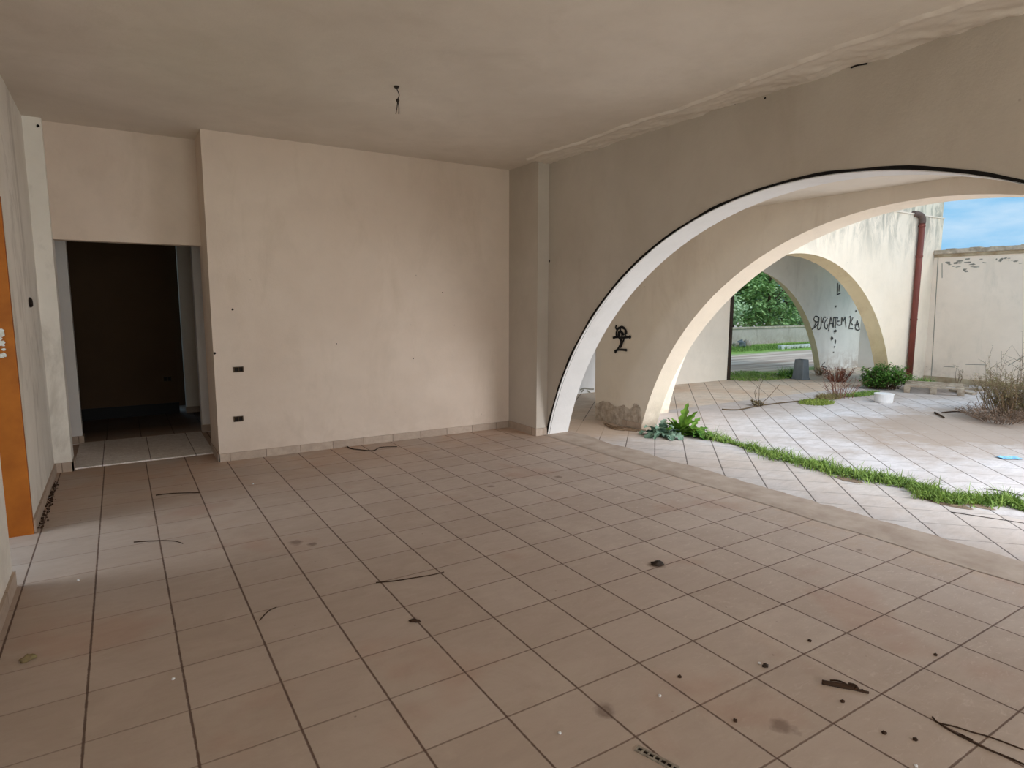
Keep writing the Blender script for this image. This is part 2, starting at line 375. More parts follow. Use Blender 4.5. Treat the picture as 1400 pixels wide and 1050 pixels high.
struct(bm, 'trim_ceiling_edge', M['ceil'], smooth=True)
# cracks along that joint
bm = bmesh.new()
for (a, b) in (((781, 212), (800, 206)), ((865, 185), (915, 169)), ((1004, 143), (1012, 139)), ((1040, 128), (1060, 124)), ((1163, 93), (1186, 87)), ((1212, 74), (1232, 68))):
    p = at(0, 2.347, *a); q = at(0, 2.347, *b)
    p.x = q.x = 2.347
    ribbon(bm, smoothline([p, p.lerp(q, .4) + Vector((0, 0, .006)), q]), .011, (1, 0, 0))
struct(bm, 'trim_crack', M['lead'])
# dark rim line round the first arch, with a thin bead inside it
def rim(name, x0, x1, r0, r1, c, z, mat, n=96):
    bm = bmesh.new(); prev = None
    a0 = math.asin(-z / r0)
    for i in range(n + 1):
        a = a0 + (PI - 2 * a0) * i / n; k = 1 + .004 * noise.noise((i * .3, 0, 0))
        cs = [bm.verts.new((x, c + r * math.cos(a), max(0, z + r * math.sin(a)))) for (x, r) in ((x0, r0), (x0, (r1 + (.007 * min(1, max(0, (i / n - .42) * 5)) if r1 > 3.27 else 0)) * k), (x1, r1 * k), (x1, r0))]
        if prev:
            for j in range(4): bm.faces.new((prev[j], prev[(j + 1) % 4], cs[(j + 1) % 4], cs[j]))
        prev = cs
    return struct(bm, name, mat)
rim('trim_1', 2.342, 2.351, 3.264, 3.280, .851, -.881, M['lead'])
rim('trim_2', 2.352, 2.372, 3.258, 3.2665, .851, -.881, M['white'])
rim('trim_3', 2.376, 2.382, 3.2635, 3.2665, .851, -.881, M['sprayg'])
# gallery side pieces and end wall
bm = bmesh.new(); box(bm, (2.65, 6.40, 0), (5.05, 6.62, 3.0)); struct(bm, 'wall_gallery_left', M['white'])
bm = bmesh.new(); box(bm, (5.05, 6.38, 0), (8.42, 6.64, 2.43)); struct(bm, 'wall_gallery_infill', M['porch'])
bm = bmesh.new()
for z0, z1 in ((-.02, 3.0),):
    a = [(13.15, 6.40), (13.32, 6.10), (13.6, 6.3), (13.35, 6.62)]
    lo = [bm.verts.new((x, y, z0)) for x, y in a]; hi = [bm.verts.new((x, y, z1)) for x, y in a]
    for i in range(4): bm.faces.new((lo[i], lo[(i + 1) % 4], hi[(i + 1) % 4], hi[i]))
    bm.faces.new(hi)
struct(bm, 'wall_gallery_end', M['white'])
# boundary wall on the right of the yard
bm = bmesh.new()
box(bm, (11.75, -9, -.02), (11.98, 4.30, 2.47)); w4 = struct(bm, 'wall_boundary', M['yard4'])
bm = bmesh.new(); y = -9.0
while y < 4.28:
    l = random.uniform(.10, .32); e = min(4.29, y + l); j = random.uniform(-.006, .006); z1 = 2.552 + random.uniform(-.012, .008)
    box(bm, (11.71 + j, y, 2.465), (12.0, e - .001, z1)); y = e
    if e >= 4.28: break
struct(bm, 'trim_coping', M['coping'])
bm = bmesh.new(); box(bm, (11.735, -9, 2.40), (11.751, 4.29, 2.46)); box(bm, (11.72, -9, 0), (11.75, 4.29, .10)); struct(bm, 'trim_coping_band', plain('stained_band', srgb(196, 182, 156), .9, srgb(150, 128, 100), 4))
# taller block behind the yard wall and its ledge
e1 = at(1, 4.9, 1290, 285).x
sbox('wall_upper_block', (4.0, 4.9, 2.6), (e1, 9.0, 4.6), M['yard'])
sbox('trim_ledge', (3.65, 4.285, 3.158), (12.015, 4.52, 3.178), M['yard4'])


# ------------------------------------------------------------------ floors
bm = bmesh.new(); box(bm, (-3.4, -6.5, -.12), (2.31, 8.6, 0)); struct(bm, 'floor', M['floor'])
bm = bmesh.new()                                                   # rough mortar strip between the two floors
N = 150
for i in range(N):
    y0, y1 = -6.5 + 13.1 * i / N, -6.5 + 13.1 * (i + 1) / N
    def ed(y, s, w): return w * noise.noise((y * 2.3, s, 0)) + w * .6 * noise.noise((y * 9, s, 3))
    a, b = 2.296 + ed(y0, 0, .018), 2.296 + ed(y1, 0, .018); c_, d_ = 2.68 + ed(y0, 7, .05), 2.68 + ed(y1, 7, .05)
    quad(bm, (a, y0, .0025), (c_, y0, .0025), (d_, y1, .0025), (b, y1, .0025))
bmesh.ops.remove_doubles(bm, verts=bm.verts, dist=.0005)
struct(bm, 'floor_threshold_strip', M['sand'])
sbox('floor_porch', (2.31, -6.5, -.12), (3.55, 4.46, 0), M['porchfl'])
sbox('floor_courtyard', (3.55, -9, -.12), (11.75, 4.46, 0), M['yardfl'])
sbox('floor_gallery', (2.31, 4.46, -.12), (13.6, 6.62, 0), M['galfl'])
bm = bmesh.new(); quad(bm, (-60, -60, -.13), (60, -60, -.13), (60, 60, -.13), (-60, 60, -.13)); quad(bm, (-3.4, 6.62, -.03), (60, 6.62, -.03), (60, 60, -.03), (-3.4, 60, -.03)); quad(bm, (13.6, -9, -.03), (60, -9, -.03), (60, 6.62, -.03), (13.6, 6.62, -.03)); struct(bm, 'floor_ground', M['ground'])
sbox('trim_door_sill', (-2.22, 5.0, -.05), (-1.05, 6.22, .012), M['marble'])
# skirting tiles
bm = bmesh.new(); box(bm, (-1.058, 4.588, 0), (2.20, 4.602, .078)); box(bm, (-1.062, 4.588, 0), (-1.048, 5.19, .078)); struct(bm, 'baseboard_back', M['skirt'])
bm = bmesh.new(); box(bm, (2.188, 3.988, 0), (2.202, 4.59, .085)); box(bm, (2.19, 3.986, 0), (2.34, 4.001, .085)); struct(bm, 'baseboard_pilaster', M['skirt'])
bm = bmesh.new(); box(bm, (-2.352, -6.5, 0), (-2.336, 2.30, .085)); box(bm, (-2.352, 3.24, 0), (-2.336, 4.95, .085)); box(bm, (-2.352, 4.936, 0), (-2.208, 4.951, .085)); box(bm, (-2.222, 4.936, 0), (-2.206, 5.19, .085)); struct(bm, 'baseboard_left', M['skirt'])
bm = bmesh.new(); box(bm, (-2.30, 6.185, .01), (-2.178, 6.201, .09)); box(bm, (-2.192, 6.19, .01), (-2.178, 6.35, .09)); box(bm, (-1.042, 6.185, .01), (-.6, 6.201, .09)); box(bm, (-1.075, 7.76, 0), (-.9, 7.781, .08)); struct(bm, 'baseboard_corridor', M['skirt'])

# damaged plaster low on the porch pier
bm = bmesh.new()
zt = [(815, 553), (822, 549), (833, 550), (842, 556), (852, 554), (862, 559), (868, 552), (874, 555), (877, 566), (874, 577)]
zb = [(815, 574), (822, 575), (833, 578), (842, 581), (852, 584), (862, 586), (868, 587), (872, 587.5), (876, 588.5), (879, 589)]
T = [at(0, 3.449, *p) for p in zt]; B = [at(0, 3.449, *p) for p in zb]
NT_ = 60; tt = smoothline(T, 8); bb = smoothline(B, 8); prev = None
for i, (a, b) in enumerate(zip(tt, bb)):
    a = Vector((3.445, min(a.y, 4.455), a.z + .02 * noise.noise((i * .35, 0, 0)))); b = Vector((3.445, min(b.y, 4.455), 0.0)); col_ = []
    for k in range(9):
        p = a.lerp(b, k / 8); p.x = 3.446 - .014 * (.5 + noise.noise((p.y * 14, p.z * 14, 1))) * (1 if 0 < k else 0)
        col_.append(bm.verts.new(p))
    if prev:
        for k in range(8): bm.faces.new((prev[k], prev[k + 1], col_[k + 1], col_[k]))
    prev = col_
struct(bm, 'trim_bare_mortar', M['bare'], smooth=True)
# rough fragment of skirting left on the pier
bm = bmesh.new(); p = at(0, 3.43, 851, 578); q = at(0, 3.43, 877, 588)
box(bm, (3.425, q.y, .02), (3.44, p.y, .085)); struct(bm, 'baseboard_pier_remnant', M['skirt'])
# peeled paint patches along the top of the boundary wall, and rough repairs low down
bm = bmesh.new()
def blot(bm, pl, p, w, h, nrm_axis, n=14, seed=0):
    vs = []
    for i in range(n):
        a = 2 * PI * i / n; k = 1 + .45 * noise.noise((math.cos(a) * 2 + seed, math.sin(a) * 2, seed * 3.1))
        q = list(p); q[1 - nrm_axis] += w / 2 * math.cos(a) * k; q[2] += h / 2 * math.sin(a) * k; vs.append(bm.verts.new(q))
    bm.faces.new(vs)
for (px, py, w, h) in ((1297, 359, .18, .09), (1309, 358, .22, .10), (1323, 356, .25, .09), (1333, 362, .18, .06), (1306, 367, .16, .05), (1322, 369, .12, .10), (1345, 357, .10, .06), (1364, 356, .10, .09), (1371, 355, .10, .07), (1381, 354, .09, .05), (1392, 357, .16, .06)):
    for q_ in range(3):
        blot(bm, 11.748, tuple(at(0, 11.747 - .0003 * q_, px + random.uniform(-4, 4), py + random.uniform(-3, 3))), w * random.uniform(.25, .6), h * random.uniform(.2, .45), 0, n=18, seed=px + q_ * 7)
struct(bm, 'trim_peeled_paint', M['pencil'])
bm = bmesh.new()
for a, b in (((1290, 501), (1305, 502)), ((1320, 498), (1350, 499)), ((1288, 360), (1288, 380)), ((1283, 346), (1273, 520)), ((1271, 523), (1340, 528)), ((1378, 500), (1400, 487))):
    ribbon(bm, smoothline([at(0, 11.746, *a), at(0, 11.746, *b)]), .012, (1, 0, 0))
struct(bm, 'trim_wall_cracks', M['pencil'])

# ------------------------------------------------------------------ fittings
def socket(loc, w, h, axis, label):
    e = empty('wall_socket', loc, label, 'socket')
    for nm, s, d0, d1, m in (('frame', 1, -.012, 0, 'socket'), ('opening', .74, -.014, -.0125, 'hole')):
        bm = bmesh.new()
        if nm == 'frame':
            for (a, b) in (((-w / 2, -h / 2), (w / 2, -h / 2 * .7)), ((-w / 2, h / 2 * .7), (w / 2, h / 2)), ((-w / 2, -h / 2 * .7), (-w / 2 * .8, h / 2 * .7)), ((w / 2 * .8, -h / 2 * .7), (w / 2, h / 2 * .7)), ((-.004, -h / 2 * .7), (.004, h / 2 * .7))):
                if axis == 1: box(bm, (a[0], d0, a[1]), (b[0], d1, b[1]))
                else: box(bm, (0, a[0], a[1]), (-d0, b[0], b[1]))
        else:
            if axis == 1: box(bm, (-w / 2 * .8, -.003, -h / 2 * .7), (w / 2 * .8, .004, h / 2 * .7))
            else: box(bm, (-.004, -w / 2 * .8, -h / 2 * .7), (.003, w / 2 * .8, h / 2 * .7))
        finish(bm, nm, M[m], e)
    return e
p = at(1, 4.6, 326, 505); socket((p.x, 4.6, p.z), .088, .052, 1, 'dark open socket box on the back wall, the upper of the two')
p = at(1, 4.6, 326, 572.5); socket((p.x, 4.6, p.z), .086, .052, 1, 'dark open socket box on the back wall, the lower of the two')
p = at(1, 7.8, 229, 518); socket((p.x, 7.8, p.z), .11, .08, 1, 'dark socket box on the wall of the unlit room beyond the doorway')
# cut-out on the left wall
p = at(0, -2.35, 40.5, 415)
bm = bmesh.new(); n = 14; vs = [(-2.345, p.y + .075 * math.cos(a), p.z + .05 * max(-.6, math.sin(a)) ) for a in [2 * PI * i / n for i in range(n)]]
lo = [bm.verts.new(v) for v in vs]; hi = [bm.verts.new((v[0] + .012, p.y + (v[1] - p.y) * .7, p.z + (v[2] - p.z) * .7)) for v in vs]
for i in range(n): bm.faces.new((lo[i], lo[(i + 1) % n], hi[(i + 1) % n], hi[i]))
bm.faces.new(hi)
tag(finish(bm, 'junction_box', M['hole']), 'black round junction box on the left wall beside the pilaster', 'junction box')
# small wall hooks / plugs
bm = bmesh.new()
for ax, c, lst in ((1, 4.597, ((318, 423, .010), (293.5, 483, .012), (565, 490, .008), (605, 400, .007), (460, 470, .006))), (0, 2.347, ((751, 357, .014), (749, 352, .010), (1046, 134, .008), (1212, 76, .008), (920, 160, .012))), (1, 4.947, ((52, 172, .012), (42, 336, .010), (61, 533, .012), (30, 148, .012)))):
    for k, (px, py, r) in enumerate(lst): blot(bm, c, tuple(at(ax, c, px, py)), 2 * r, 2 * r, ax, seed=k)
struct(bm, 'trim_plaster_pits', M['lead'])
# ceiling wire
c0 = fl(542, 118, H); e = empty('ceiling_wire', c0, 'bare twisted lamp wire hanging from the ceiling', 'wire')
rv = RT.copy(); rv.z = 0; rv.normalize()
def cw(dx, dz): return rv * dx + Vector((0, 0, -dz))
bm = bmesh.new(); n = 12
bmesh.ops.create_cone(bm, cap_ends=True, segments=12, radius1=.014, radius2=.022, depth=.012, matrix=Matrix.Translation((0, 0, -.006))); finish(bm, 'ceiling_cap', M['wire'], e)
S = 1 / 168.0     # metres per pixel at that distance
bm = bmesh.new(); tube(bm, smoothline([cw(0, .006), cw(.008, .03), cw(.018, .055), cw(.014, .075), cw(.006, .09)]), .0035)
finish(bm, 'cord', M['wire'], e)
bm = bmesh.new(); bmesh.ops.create_uvsphere(bm, u_segments=10, v_segments=8, radius=.013, matrix=Matrix.Translation(cw(.007, .096)))
finish(bm, 'knot', M['wire'], e, smooth=True)
for sx, ex in ((.006, -.008), (.009, .013)):
    bm = bmesh.new(); tube(bm, smoothline([cw(sx, .10), cw((sx + ex) / 2 + .003, .14), cw(ex, .19)]), [.0035] * 12 + [.003]); finish(bm, 'wire_end', M['wire'], e)

# drainpipe
px_ = 11.05; py_ = 4.235
e = empty('drainpipe', (px_, py_, 0), 'reddish brown downpipe with elbow at the top of the cream courtyard wall', 'pipe')
bm = bmesh.new(); tube(bm, [(0, 0, .02), (0, 0, 3.02)], .052, 18); finish(bm, 'downpipe', M['pipe'], e, smooth=True)
bm = bmesh.new(); tube(bm, smoothline([(0, 0, 3.0), (0, 0, 3.08), (-.03, .02, 3.14), (-.12, .05, 3.17), (-.20, .07, 3.17)]), .056, 18); finish(bm, 'elbow', plain('pipe_elbow', srgb(112, 92, 84), .6), e, smooth=True)
for z in (2.94, 2.38, 1.2):
    bm = bmesh.new(); tube(bm, [(0, 0, z), (0, 0, z + .035)], .058, 18); box(bm, (-.012, .06, z), (.012, .095, z + .03)); finish(bm, 'collar', M['pipe'], e, smooth=False)
# steel edge post of the gallery opening
bm = bmesh.new(); box(bm, (8.425, 6.36, 0), (8.50, 6.66, 2.35)); box(bm, (8.50, 6.42, .0), (8.515, 6.6, 2.35)); tag(finish(bm, 'steel_post', M['steel']), 'dark rusty steel post edging the gallery opening to the road', 'post')
p = at(1, 6.62, 1190, 500)
bm = bmesh.new(); tube(bm, smoothline([(p.x, 6.7, -.02), (p.x - .05, 6.7, .35), (p.x - .28, 6.72, .8), (p.x - .32, 6.7, 1.7)]), .035, 8); tag(finish(bm, 'tree_trunk', M['bark'], smooth=True), 'thin dark crooked trunk seen past the right foot of the courtyard arch', 'trunk')

# ------------------------------------------------------------------ graffiti
def strokes(name, lines, ax, c, w, mat, label, sm=True):
    bm = bmesh.new(); nv = (1, 0, 0) if ax == 0 else (0, 1, 0)
    for i, L_ in enumerate(lines):
        pts = [at(ax, c - i * .00015, *p) for p in L_]
        ribbon(bm, smoothline(pts, 5) if sm else pts, w, nv)
    return tag(finish(bm, name, mat), label, 'graffiti')
Z = lambda x, y: (680 + x / 4.375, 400 + y / 4.375)
L = [[Z(712, 195), Z(708, 210), Z(716, 222)], [Z(712, 268), Z(712, 235), Z(728, 212), Z(752, 212), Z(770, 228), Z(772, 248)],
     [Z(690, 270), Z(720, 266), Z(742, 270), Z(770, 268), Z(800, 266)], [Z(735, 225), Z(745, 250), Z(740, 290), Z(728, 325), Z(706, 355)],
     [Z(728, 270), Z(742, 300), Z(740, 325)], [Z(760, 270), Z(748, 300), Z(735, 330)], [Z(700, 352), Z(720, 342), Z(745, 342), Z(772, 344)],
     [Z(722, 240), Z(734, 235), Z(748, 240), Z(756, 256)], [Z(736, 215), Z(730, 250), Z(732, 275)], [Z(724, 232), Z(722, 262)], [Z(764, 225), Z(765, 262)], [Z(738, 275), Z(738, 318)], [Z(720, 215), Z(745, 205), Z(765, 218)]]
strokes('graffiti_doodle', L, 0, 3.442, .027, M['spray'], 'black spray-painted figure doodle on the porch pier under the arch')
g_ = [o for o in bpy.data.objects if o.name == 'graffiti_doodle'][0]
for i, (zx, zy, r) in enumerate(((792, 266, .022), (706, 355, .020), (770, 344, .018), (698, 272, .016), (708, 208, .015))):
    bmd = bmesh.new(); pp = at(0, 3.4405 - i * .0001, *Z(zx, zy)); bmd.faces.new([bmd.verts.new((pp.x, pp.y + r * math.cos(a), pp.z + r * math.sin(a))) for a in [k * PI / 5 for k in range(10)]])
    child(bmd, 'spray_blot', M['spray'], g_)
Z = lambda x, y: (1040 + x / 7, 330 + y / 7)
L = [[Z(488, 842), Z(515, 825), Z(545, 795), Z(556, 760), Z(552, 722)], [Z(550, 722), Z(522, 718), Z(510, 745), Z(525, 768), Z(550, 770)], [Z(535, 772), Z(520, 800), Z(512, 825)],
     [Z(560, 722), Z(556, 780), Z(545, 830), Z(560, 842), Z(578, 815), Z(582, 722)],
     [Z(625, 728), Z(605, 730), Z(592, 770), Z(600, 770)], [Z(640, 735), Z(615, 775), Z(614, 820), Z(632, 838), Z(645, 805), Z(632, 800)],
     [Z(648, 862), Z(660, 800), Z(672, 722)], [Z(672, 722), Z(684, 770), Z(692, 825)], [Z(650, 790), Z(675, 785), Z(700, 788)],
     [Z(700, 728), Z(698, 780), Z(700, 825)], [Z(695, 732), Z(720, 728), Z(742, 735)], [Z(718, 730), Z(716, 830)], [Z(735, 765), Z(755, 762)], [Z(732, 795), Z(752, 803), Z(768, 800)], [Z(735, 735), Z(730, 795)],
     [Z(775, 800), Z(778, 728)], [Z(778, 728), Z(792, 765)], [Z(792, 765), Z(808, 722)], [Z(808, 722), Z(818, 822)],
     [Z(848, 725), Z(862, 722), Z(858, 770), Z(845, 832)], [Z(845, 832), Z(885, 835)], [Z(885, 728), Z(864, 775)], [Z(864, 775), Z(882, 800)],
     [Z(905, 832), Z(925, 755)], [Z(925, 755), Z(945, 830)], [Z(900, 800), Z(945, 790)], [Z(905, 835), Z(930, 850), Z(950, 838)]]
strokes('graffiti_lettering', L, 1, 6.393, .028, M['sprayg'], 'dark spray-painted lettering across the white gallery wall')
L = [[Z(738, 398), Z(738, 455), Z(732, 510)], [Z(732, 510), Z(765, 495)], [Z(755, 410), Z(750, 480)]]
strokes('graffiti_mark', L, 1, 6.393, .03, M['sprayg'], 'small grey spray mark high on the gallery wall above the lettering')
for i, (zx, zy, w, h) in enumerate(((715, 858, .13, .05), (712, 862, .04, .1), (682, 930, .1, .09), (716, 960, .05, .1), (708, 1008, .05, .04), (698, 1060, .04, .03), (720, 625, .05, .05), (912, 668, .05, .05))):
    bm = bmesh.new(); blot(bm, 6.393, tuple(at(1, 6.392, *Z(zx, zy))), w, h, 1, seed=i + 3)
    tag(finish(bm, 'plaster_chip', M['sprayg']), 'small dark chip in the plaster round the lettering on the gallery wall', 'chip', 'dark chips on the gallery wall')
L = [[(1128, 495), (1124, 500), (1130, 503), (1127, 508)], [(1137, 490), (1138, 500), (1142, 500)], [(1146, 500), (1149, 495), (1154, 498), (1150, 502)], [(1158, 503), (1160, 499)], [(1163, 492), (1166, 502), (1171, 494)], [(1170, 502.5), (1175, 503)]]
L = L[:1]
strokes('graffiti_scrawl', L, 1, 6.393, .02, M['sprayg'], 'faint scrawl low on the gallery wall near the floor')
L = [[(793, 533), (799, 531), (806, 532), (812, 532)], [(797, 538), (801, 543), (806, 537), (811, 541)], [(792, 541), (800, 545)], [(803, 534), (809, 539)], [(795, 536), (798, 533)]]
strokes('graffiti_scribble', L, 1, 6.393, .025, M['pencil'], 'faint grey scribble low on the far white wall seen behind the first arch foot')

# ------------------------------------------------------------------ litter on the room floor
def litter(name, px, r, mat, label, cat, z=None, n=6, taper=True):
    pts = smoothline([fl(x, y, r * 1.05 if z is None else z) for x, y in px], 5)
    rs = [r * (1 - .35 * i / len(pts)) * (1 + .12 * noise.noise((i * .7, 0, 0))) for i in range(len(pts))] if taper else r
    bm = bmesh.new(); tube(bm, pts, rs, n); return tag(finish(bm, name, mat, smooth=True), label, cat)
litter('twig', [(213, 677), (225, 675.5), (245, 674), (273, 673.5)], .005, M['twig'], 'dark straight twig on the tiles nearest the back left doorway', 'twig')
litter('twig', [(183, 741), (205, 739.5), (225, 739), (240, 740), (250, 743)], .0035, M['twig'], 'thin dark bent twig on the pale lit tiles by the left door', 'twig')
litter('twig', [(514, 796.5), (540, 794), (565, 790), (590, 786), (607, 782)], .0035, M['twig'], 'long thin dry twig in the middle of the tiled floor', 'twig')
litter('twig', [(355, 848), (362, 840), (369, 834), (378, 830)], .003, M['twig'], 'short curved dry twig lying over a tile joint on the left', 'twig')
litter('plastic_strip', [(470, 604), (477, 612), (490, 614.5), (510, 616), (520, 611.5), (543, 610.5)], .006, M['wire'], 'curled dark strip lying against the skirting of the back wall', 'strip')
litter('twig', [(497, 591), (480, 600), (470, 604)], .002, M['dry'], 'pale thin straw leaning to the skirting of the back wall', 'twig') if False else None
# leaf pods
def crumpled(name, px, size, mat, label, cat, flat=.4, seed=0, ang=0, asp=1.0):
    p = fl(*px); bm = bmesh.new(); bmesh.ops.create_icosphere(bm, subdivisions=3, radius=1)
    for v in bm.verts:
        k = 1 + .45 * noise.noise(v.co * 1.7 + Vector((seed, 0, 0))) + .2 * noise.noise(v.co * 5 + Vector((0, seed, 0)))
        v.co = Vector((v.co.x * k * size, v.co.y * k * size * asp, max(0, (v.co.z * k + .55)) * size * flat))
    bmesh.ops.rotate(bm, verts=bm.verts, cent=(0, 0, 0), matrix=Matrix.Rotation(ang, 3, 'Z'))
    return tag(finish(bm, name, mat, loc=Vector((p.x, p.y, 0.0005)), smooth=True), label, cat)
crumpled('dead_leaf', (38, 903), .030, M['olive'], 'crumpled dead leaf on the tiles at the far left by the skirting', 'leaf', .5, 1, .5, .5)
crumpled('dead_leaf', (567, 850), .026, M['twig'], 'small shrivelled dark leaf on a tile joint in the middle of the floor', 'leaf', .3, 2, -.6, .45)
crumpled('dark_clod', (898, 772), .040, M['steel'], 'dark flat dried clod on the tiles in front of the arch', 'clod', .3, 3, -.4, .6)
crumpled('pebble', (1046, 912), .012, M['steel'], 'small black pebble on the tiles near a joint crossing', 'pebble', .8, 4, -.6, .6)
crumpled('plaster_crumb', (1038, 907.5), .006, M['whitep'], 'tiny white crumb of plaster beside the black pebble', 'crumb', .8, 5)
crumpled('dark_clod', (1155, 950), .0, M['twig'], 'x', 'clod') if False else None
for i, (x, y, l) in enumerate(((107, 794, 'white plaster crumb on the tiles near the left doorway'), (346, 662, 'white plaster crumb on the tiles in front of the low wall socket'), (68, 681, 'white plaster crumb beside the far left skirting'), (902, 952, 'white plaster crumb in the front middle of the floor'), (237, 929, 'white plaster crumb on the front left tiles'), (765, 1003, 'white crumb near the front edge of the floor'), (1252, 1048, 'white crumb at the bottom edge of the view left of the long dry stems'))):
    crumpled('plaster_crumb', (x, y), .006, M['whitep'], l, 'crumb', .8, 20 + i)
for i, (x, y, l) in enumerate(((1005, 986, 'dark seed-like crumb on the front tiles below the pebble'), (1107, 877, 'small dark crumb in the middle of a tile near the pebble'), (1279, 896, 'dark crumb on the tile right of the twig bundle'), (1152, 960, 'tiny dark crumb just below the twig bundle'), (1209, 1003, 'dark crumb on the front right tile left of the long stems'), (1251, 1012, 'darkest crumb beside the long dry stems'), (929, 926, 'small brown crumb on the front middle tile left of the pebble'))):
    crumpled('dark_crumb', (x, y), .0075, M['twig'], l, 'crumb', .8, 40 + i)
# debris along the left skirting
bm = bmesh.new(); rnd = random.Random(3)
for k in range(130):
    y = rnd.uniform(3.3, 4.6); x = -2.334 + abs(rnd.gauss(0, .018)); s = rnd.uniform(.003, .009)
    bmesh.ops.create_icosphere(bm, subdivisions=1, radius=s, matrix=Matrix.Translation((x, y, s * .6)))
tag(finish(bm, 'gravel_debris', M['twig']), 'dark crumbs of debris swept against the left skirting', 'debris', kind='stuff')
# twig bundle
e0 = fl(1155, 940); e = empty('twig_bundle', (e0.x, e0.y, 0), 'broken bundle of dark sticks on the front right tiles', 'twig')
for L_, r in (([(1124, 932), (1140, 935), (1155, 937), (1168, 941)], .008), ([(1124, 934), (1145, 938), (1162, 941), (1188, 947)], .005), ([(1135, 930), (1148, 931), (1160, 937)], .003), ([(1160, 936), (1168, 938), (1172, 942)], .009), ([(1150, 940), (1170, 943), (1180, 943)], .003)):
    bm = bmesh.new(); tube(bm, smoothline([fl(x, y, r) for x, y in L_], 4), r, 6); child(bm, 'stick', M['twig'], e, True)
# long stems at lower right
e0 = fl(1282, 988); e = empty('fallen_branch', (e0.x, e0.y, 0), 'pair of long thin dry stems at the lower right corner of the floor', 'stem')
for L_, r in (([(1275, 980), (1283, 988), (1305, 993), (1330, 1001), (1355, 1008), (1400, 1025)], .003), ([(1283, 988), (1300, 999), (1325, 1012), (1350, 1024), (1380, 1036), (1402, 1046)], .0035), ([(1312, 1003), (1330, 1012)], .003)):
    bm = bmesh.new(); tube(bm, smoothline([fl(x, y, r) for x, y in L_], 4), r, 5); child(bm, 'sprig', M['twig'], e, True)
# perforated metal strip
a, b = fl(870, 1023), fl(932, 1056); d = (b - a); ln = d.length; d.normalize(); s_ = Vector((-d.y, d.x, 0)); w = .016
e = empty('perforated_strip', (a.x, a.y, 0), 'perforated metal strip lying at the bottom edge of the floor', 'strip')
bm = bmesh.new(); nh = int(ln / .022)
for i in range(nh):                                   # frame cells round square holes
    p0 = a + d * (i * .022); z = .004
    for (u0, u1, v0, v1) in ((0, .022, -w, -w * .45), (0, .022, w * .45, w), (0, .006, -w * .45, w * .45)):
        q = [p0 + d * u0 + s_ * v0, p0 + d * u1 + s_ * v0, p0 + d * u1 + s_ * v1, p0 + d * u0 + s_ * v1]
        lo = [bm.verts.new((v.x, v.y, .0005)) for v in q]; hi = [bm.verts.new((v.x, v.y, z)) for v in q]
        for k in range(4): bm.faces.new((lo[k], lo[(k + 1) % 4], hi[(k + 1) % 4], hi[k]))
        bm.faces.new(hi)
child(bm, 'strip', M['metal'], e)
bm = bmesh.new(); q = [a - s_ * w * .4, b - s_ * w * .4, b + s_ * w * .4, a + s_ * w * .4]; bm.faces.new([bm.verts.new((v.x, v.y, .0008)) for v in q]); child(bm, 'holes', M['hole'], e)

# ------------------------------------------------------------------ plants
def leaf(bm, base, d, L_, W, droop=.5, seg=7, lobed=0, fold=.25, tw=0.0):
    """lobed leaf blade growing from base along d"""
    d = Vector(d).normalized(); side = d.cross(Vector((0, 0, 1)))
    if side.length < .05: side = Vector((1, 0, 0))
    side.normalize(); side = Matrix.Rotation(tw, 3, d) @ side; p = Vector(base); rows = []; step = L_ / seg
    for i in range(seg + 1):
        t = i / seg; w = W * (math.sin(PI * min(1, t * .93 + .07)) ** .8) * .5
        if lobed and i % 2: w *= lobed
        up = side.cross(d).normalized()
        rows.append([bm.verts.new(p - side * w + up * w * fold), bm.verts.new(p), bm.verts.new(p + side * w + up * w * fold)])
        d = (d + Vector((0, 0, -droop / seg))).normalized(); p = p + d * step
        if p.z < .004: p.z = .004
    for i in range(seg):
        for k in (0, 1): bm.faces.new((rows[i][k], rows[i][k + 1], rows[i + 1][k + 1], rows[i + 1][k]))
def blade(bm, p, h, lean, w):
    a = random.uniform(0, 2 * PI); sd = Vector((math.cos(a), math.sin(a), 0)) * w / 2; ln = Vector((lean[0], lean[1], 0))
    m = Vector(p) + ln * .35 * h + Vector((0, 0, h * .6)); t = Vector(p) + ln * h + Vector((0, 0, h))
    v = [bm.verts.new(Vector(p) - sd), bm.verts.new(Vector(p) + sd), bm.verts.new(m + sd * .7), bm.verts.new(m - sd * .7), bm.verts.new(t)]
    bm.faces.new(v[:4]); bm.faces.new((v[3], v[2], v[4]))
# weed line along the second arch
path = smoothline([fl(*p) for p in [(962, 598), (1014, 611), (1060, 626), (1107, 637), (1140, 646), (1195, 657), (1245, 666), (1272, 680), (1300, 685), (1350, 688), (1378, 689), (1402, 700)]], 12)
rnd = random.Random(5); bm = bmesh.new()
for k in range(5600):
    t = rnd.random() * (len(path) - 1.001); i = int(t); p = path[i].lerp(path[i + 1], t - i)
    u = t / len(path); dens = max(.04, .5 + 1.0 * noise.noise((u * 19, 0, 0)))
    wd = (.035 + .07 * dens) * (1.0 if u < .9 else .45) * (.5 + min(1, u * 4) * .5)
    p = Vector((p.x + rnd.gauss(0, wd) + .03, p.y + rnd.gauss(0, .03), 0))
    h = rnd.uniform(.02, .085) * (.6 + .8 * dens) * (1.5 if rnd.random() < .1 else 1)
    blade(bm, p, h, (rnd.gauss(0, .55), rnd.gauss(0, .55)), rnd.uniform(.004, .010))
    if rnd.random() < .5:
        a = rnd.uniform(0, 2 * PI); leaf(bm, p + Vector((0, 0, h * .4)), (math.cos(a), math.sin(a), .7), rnd.uniform(.02, .055), rnd.uniform(.012, .024), 1, 2)
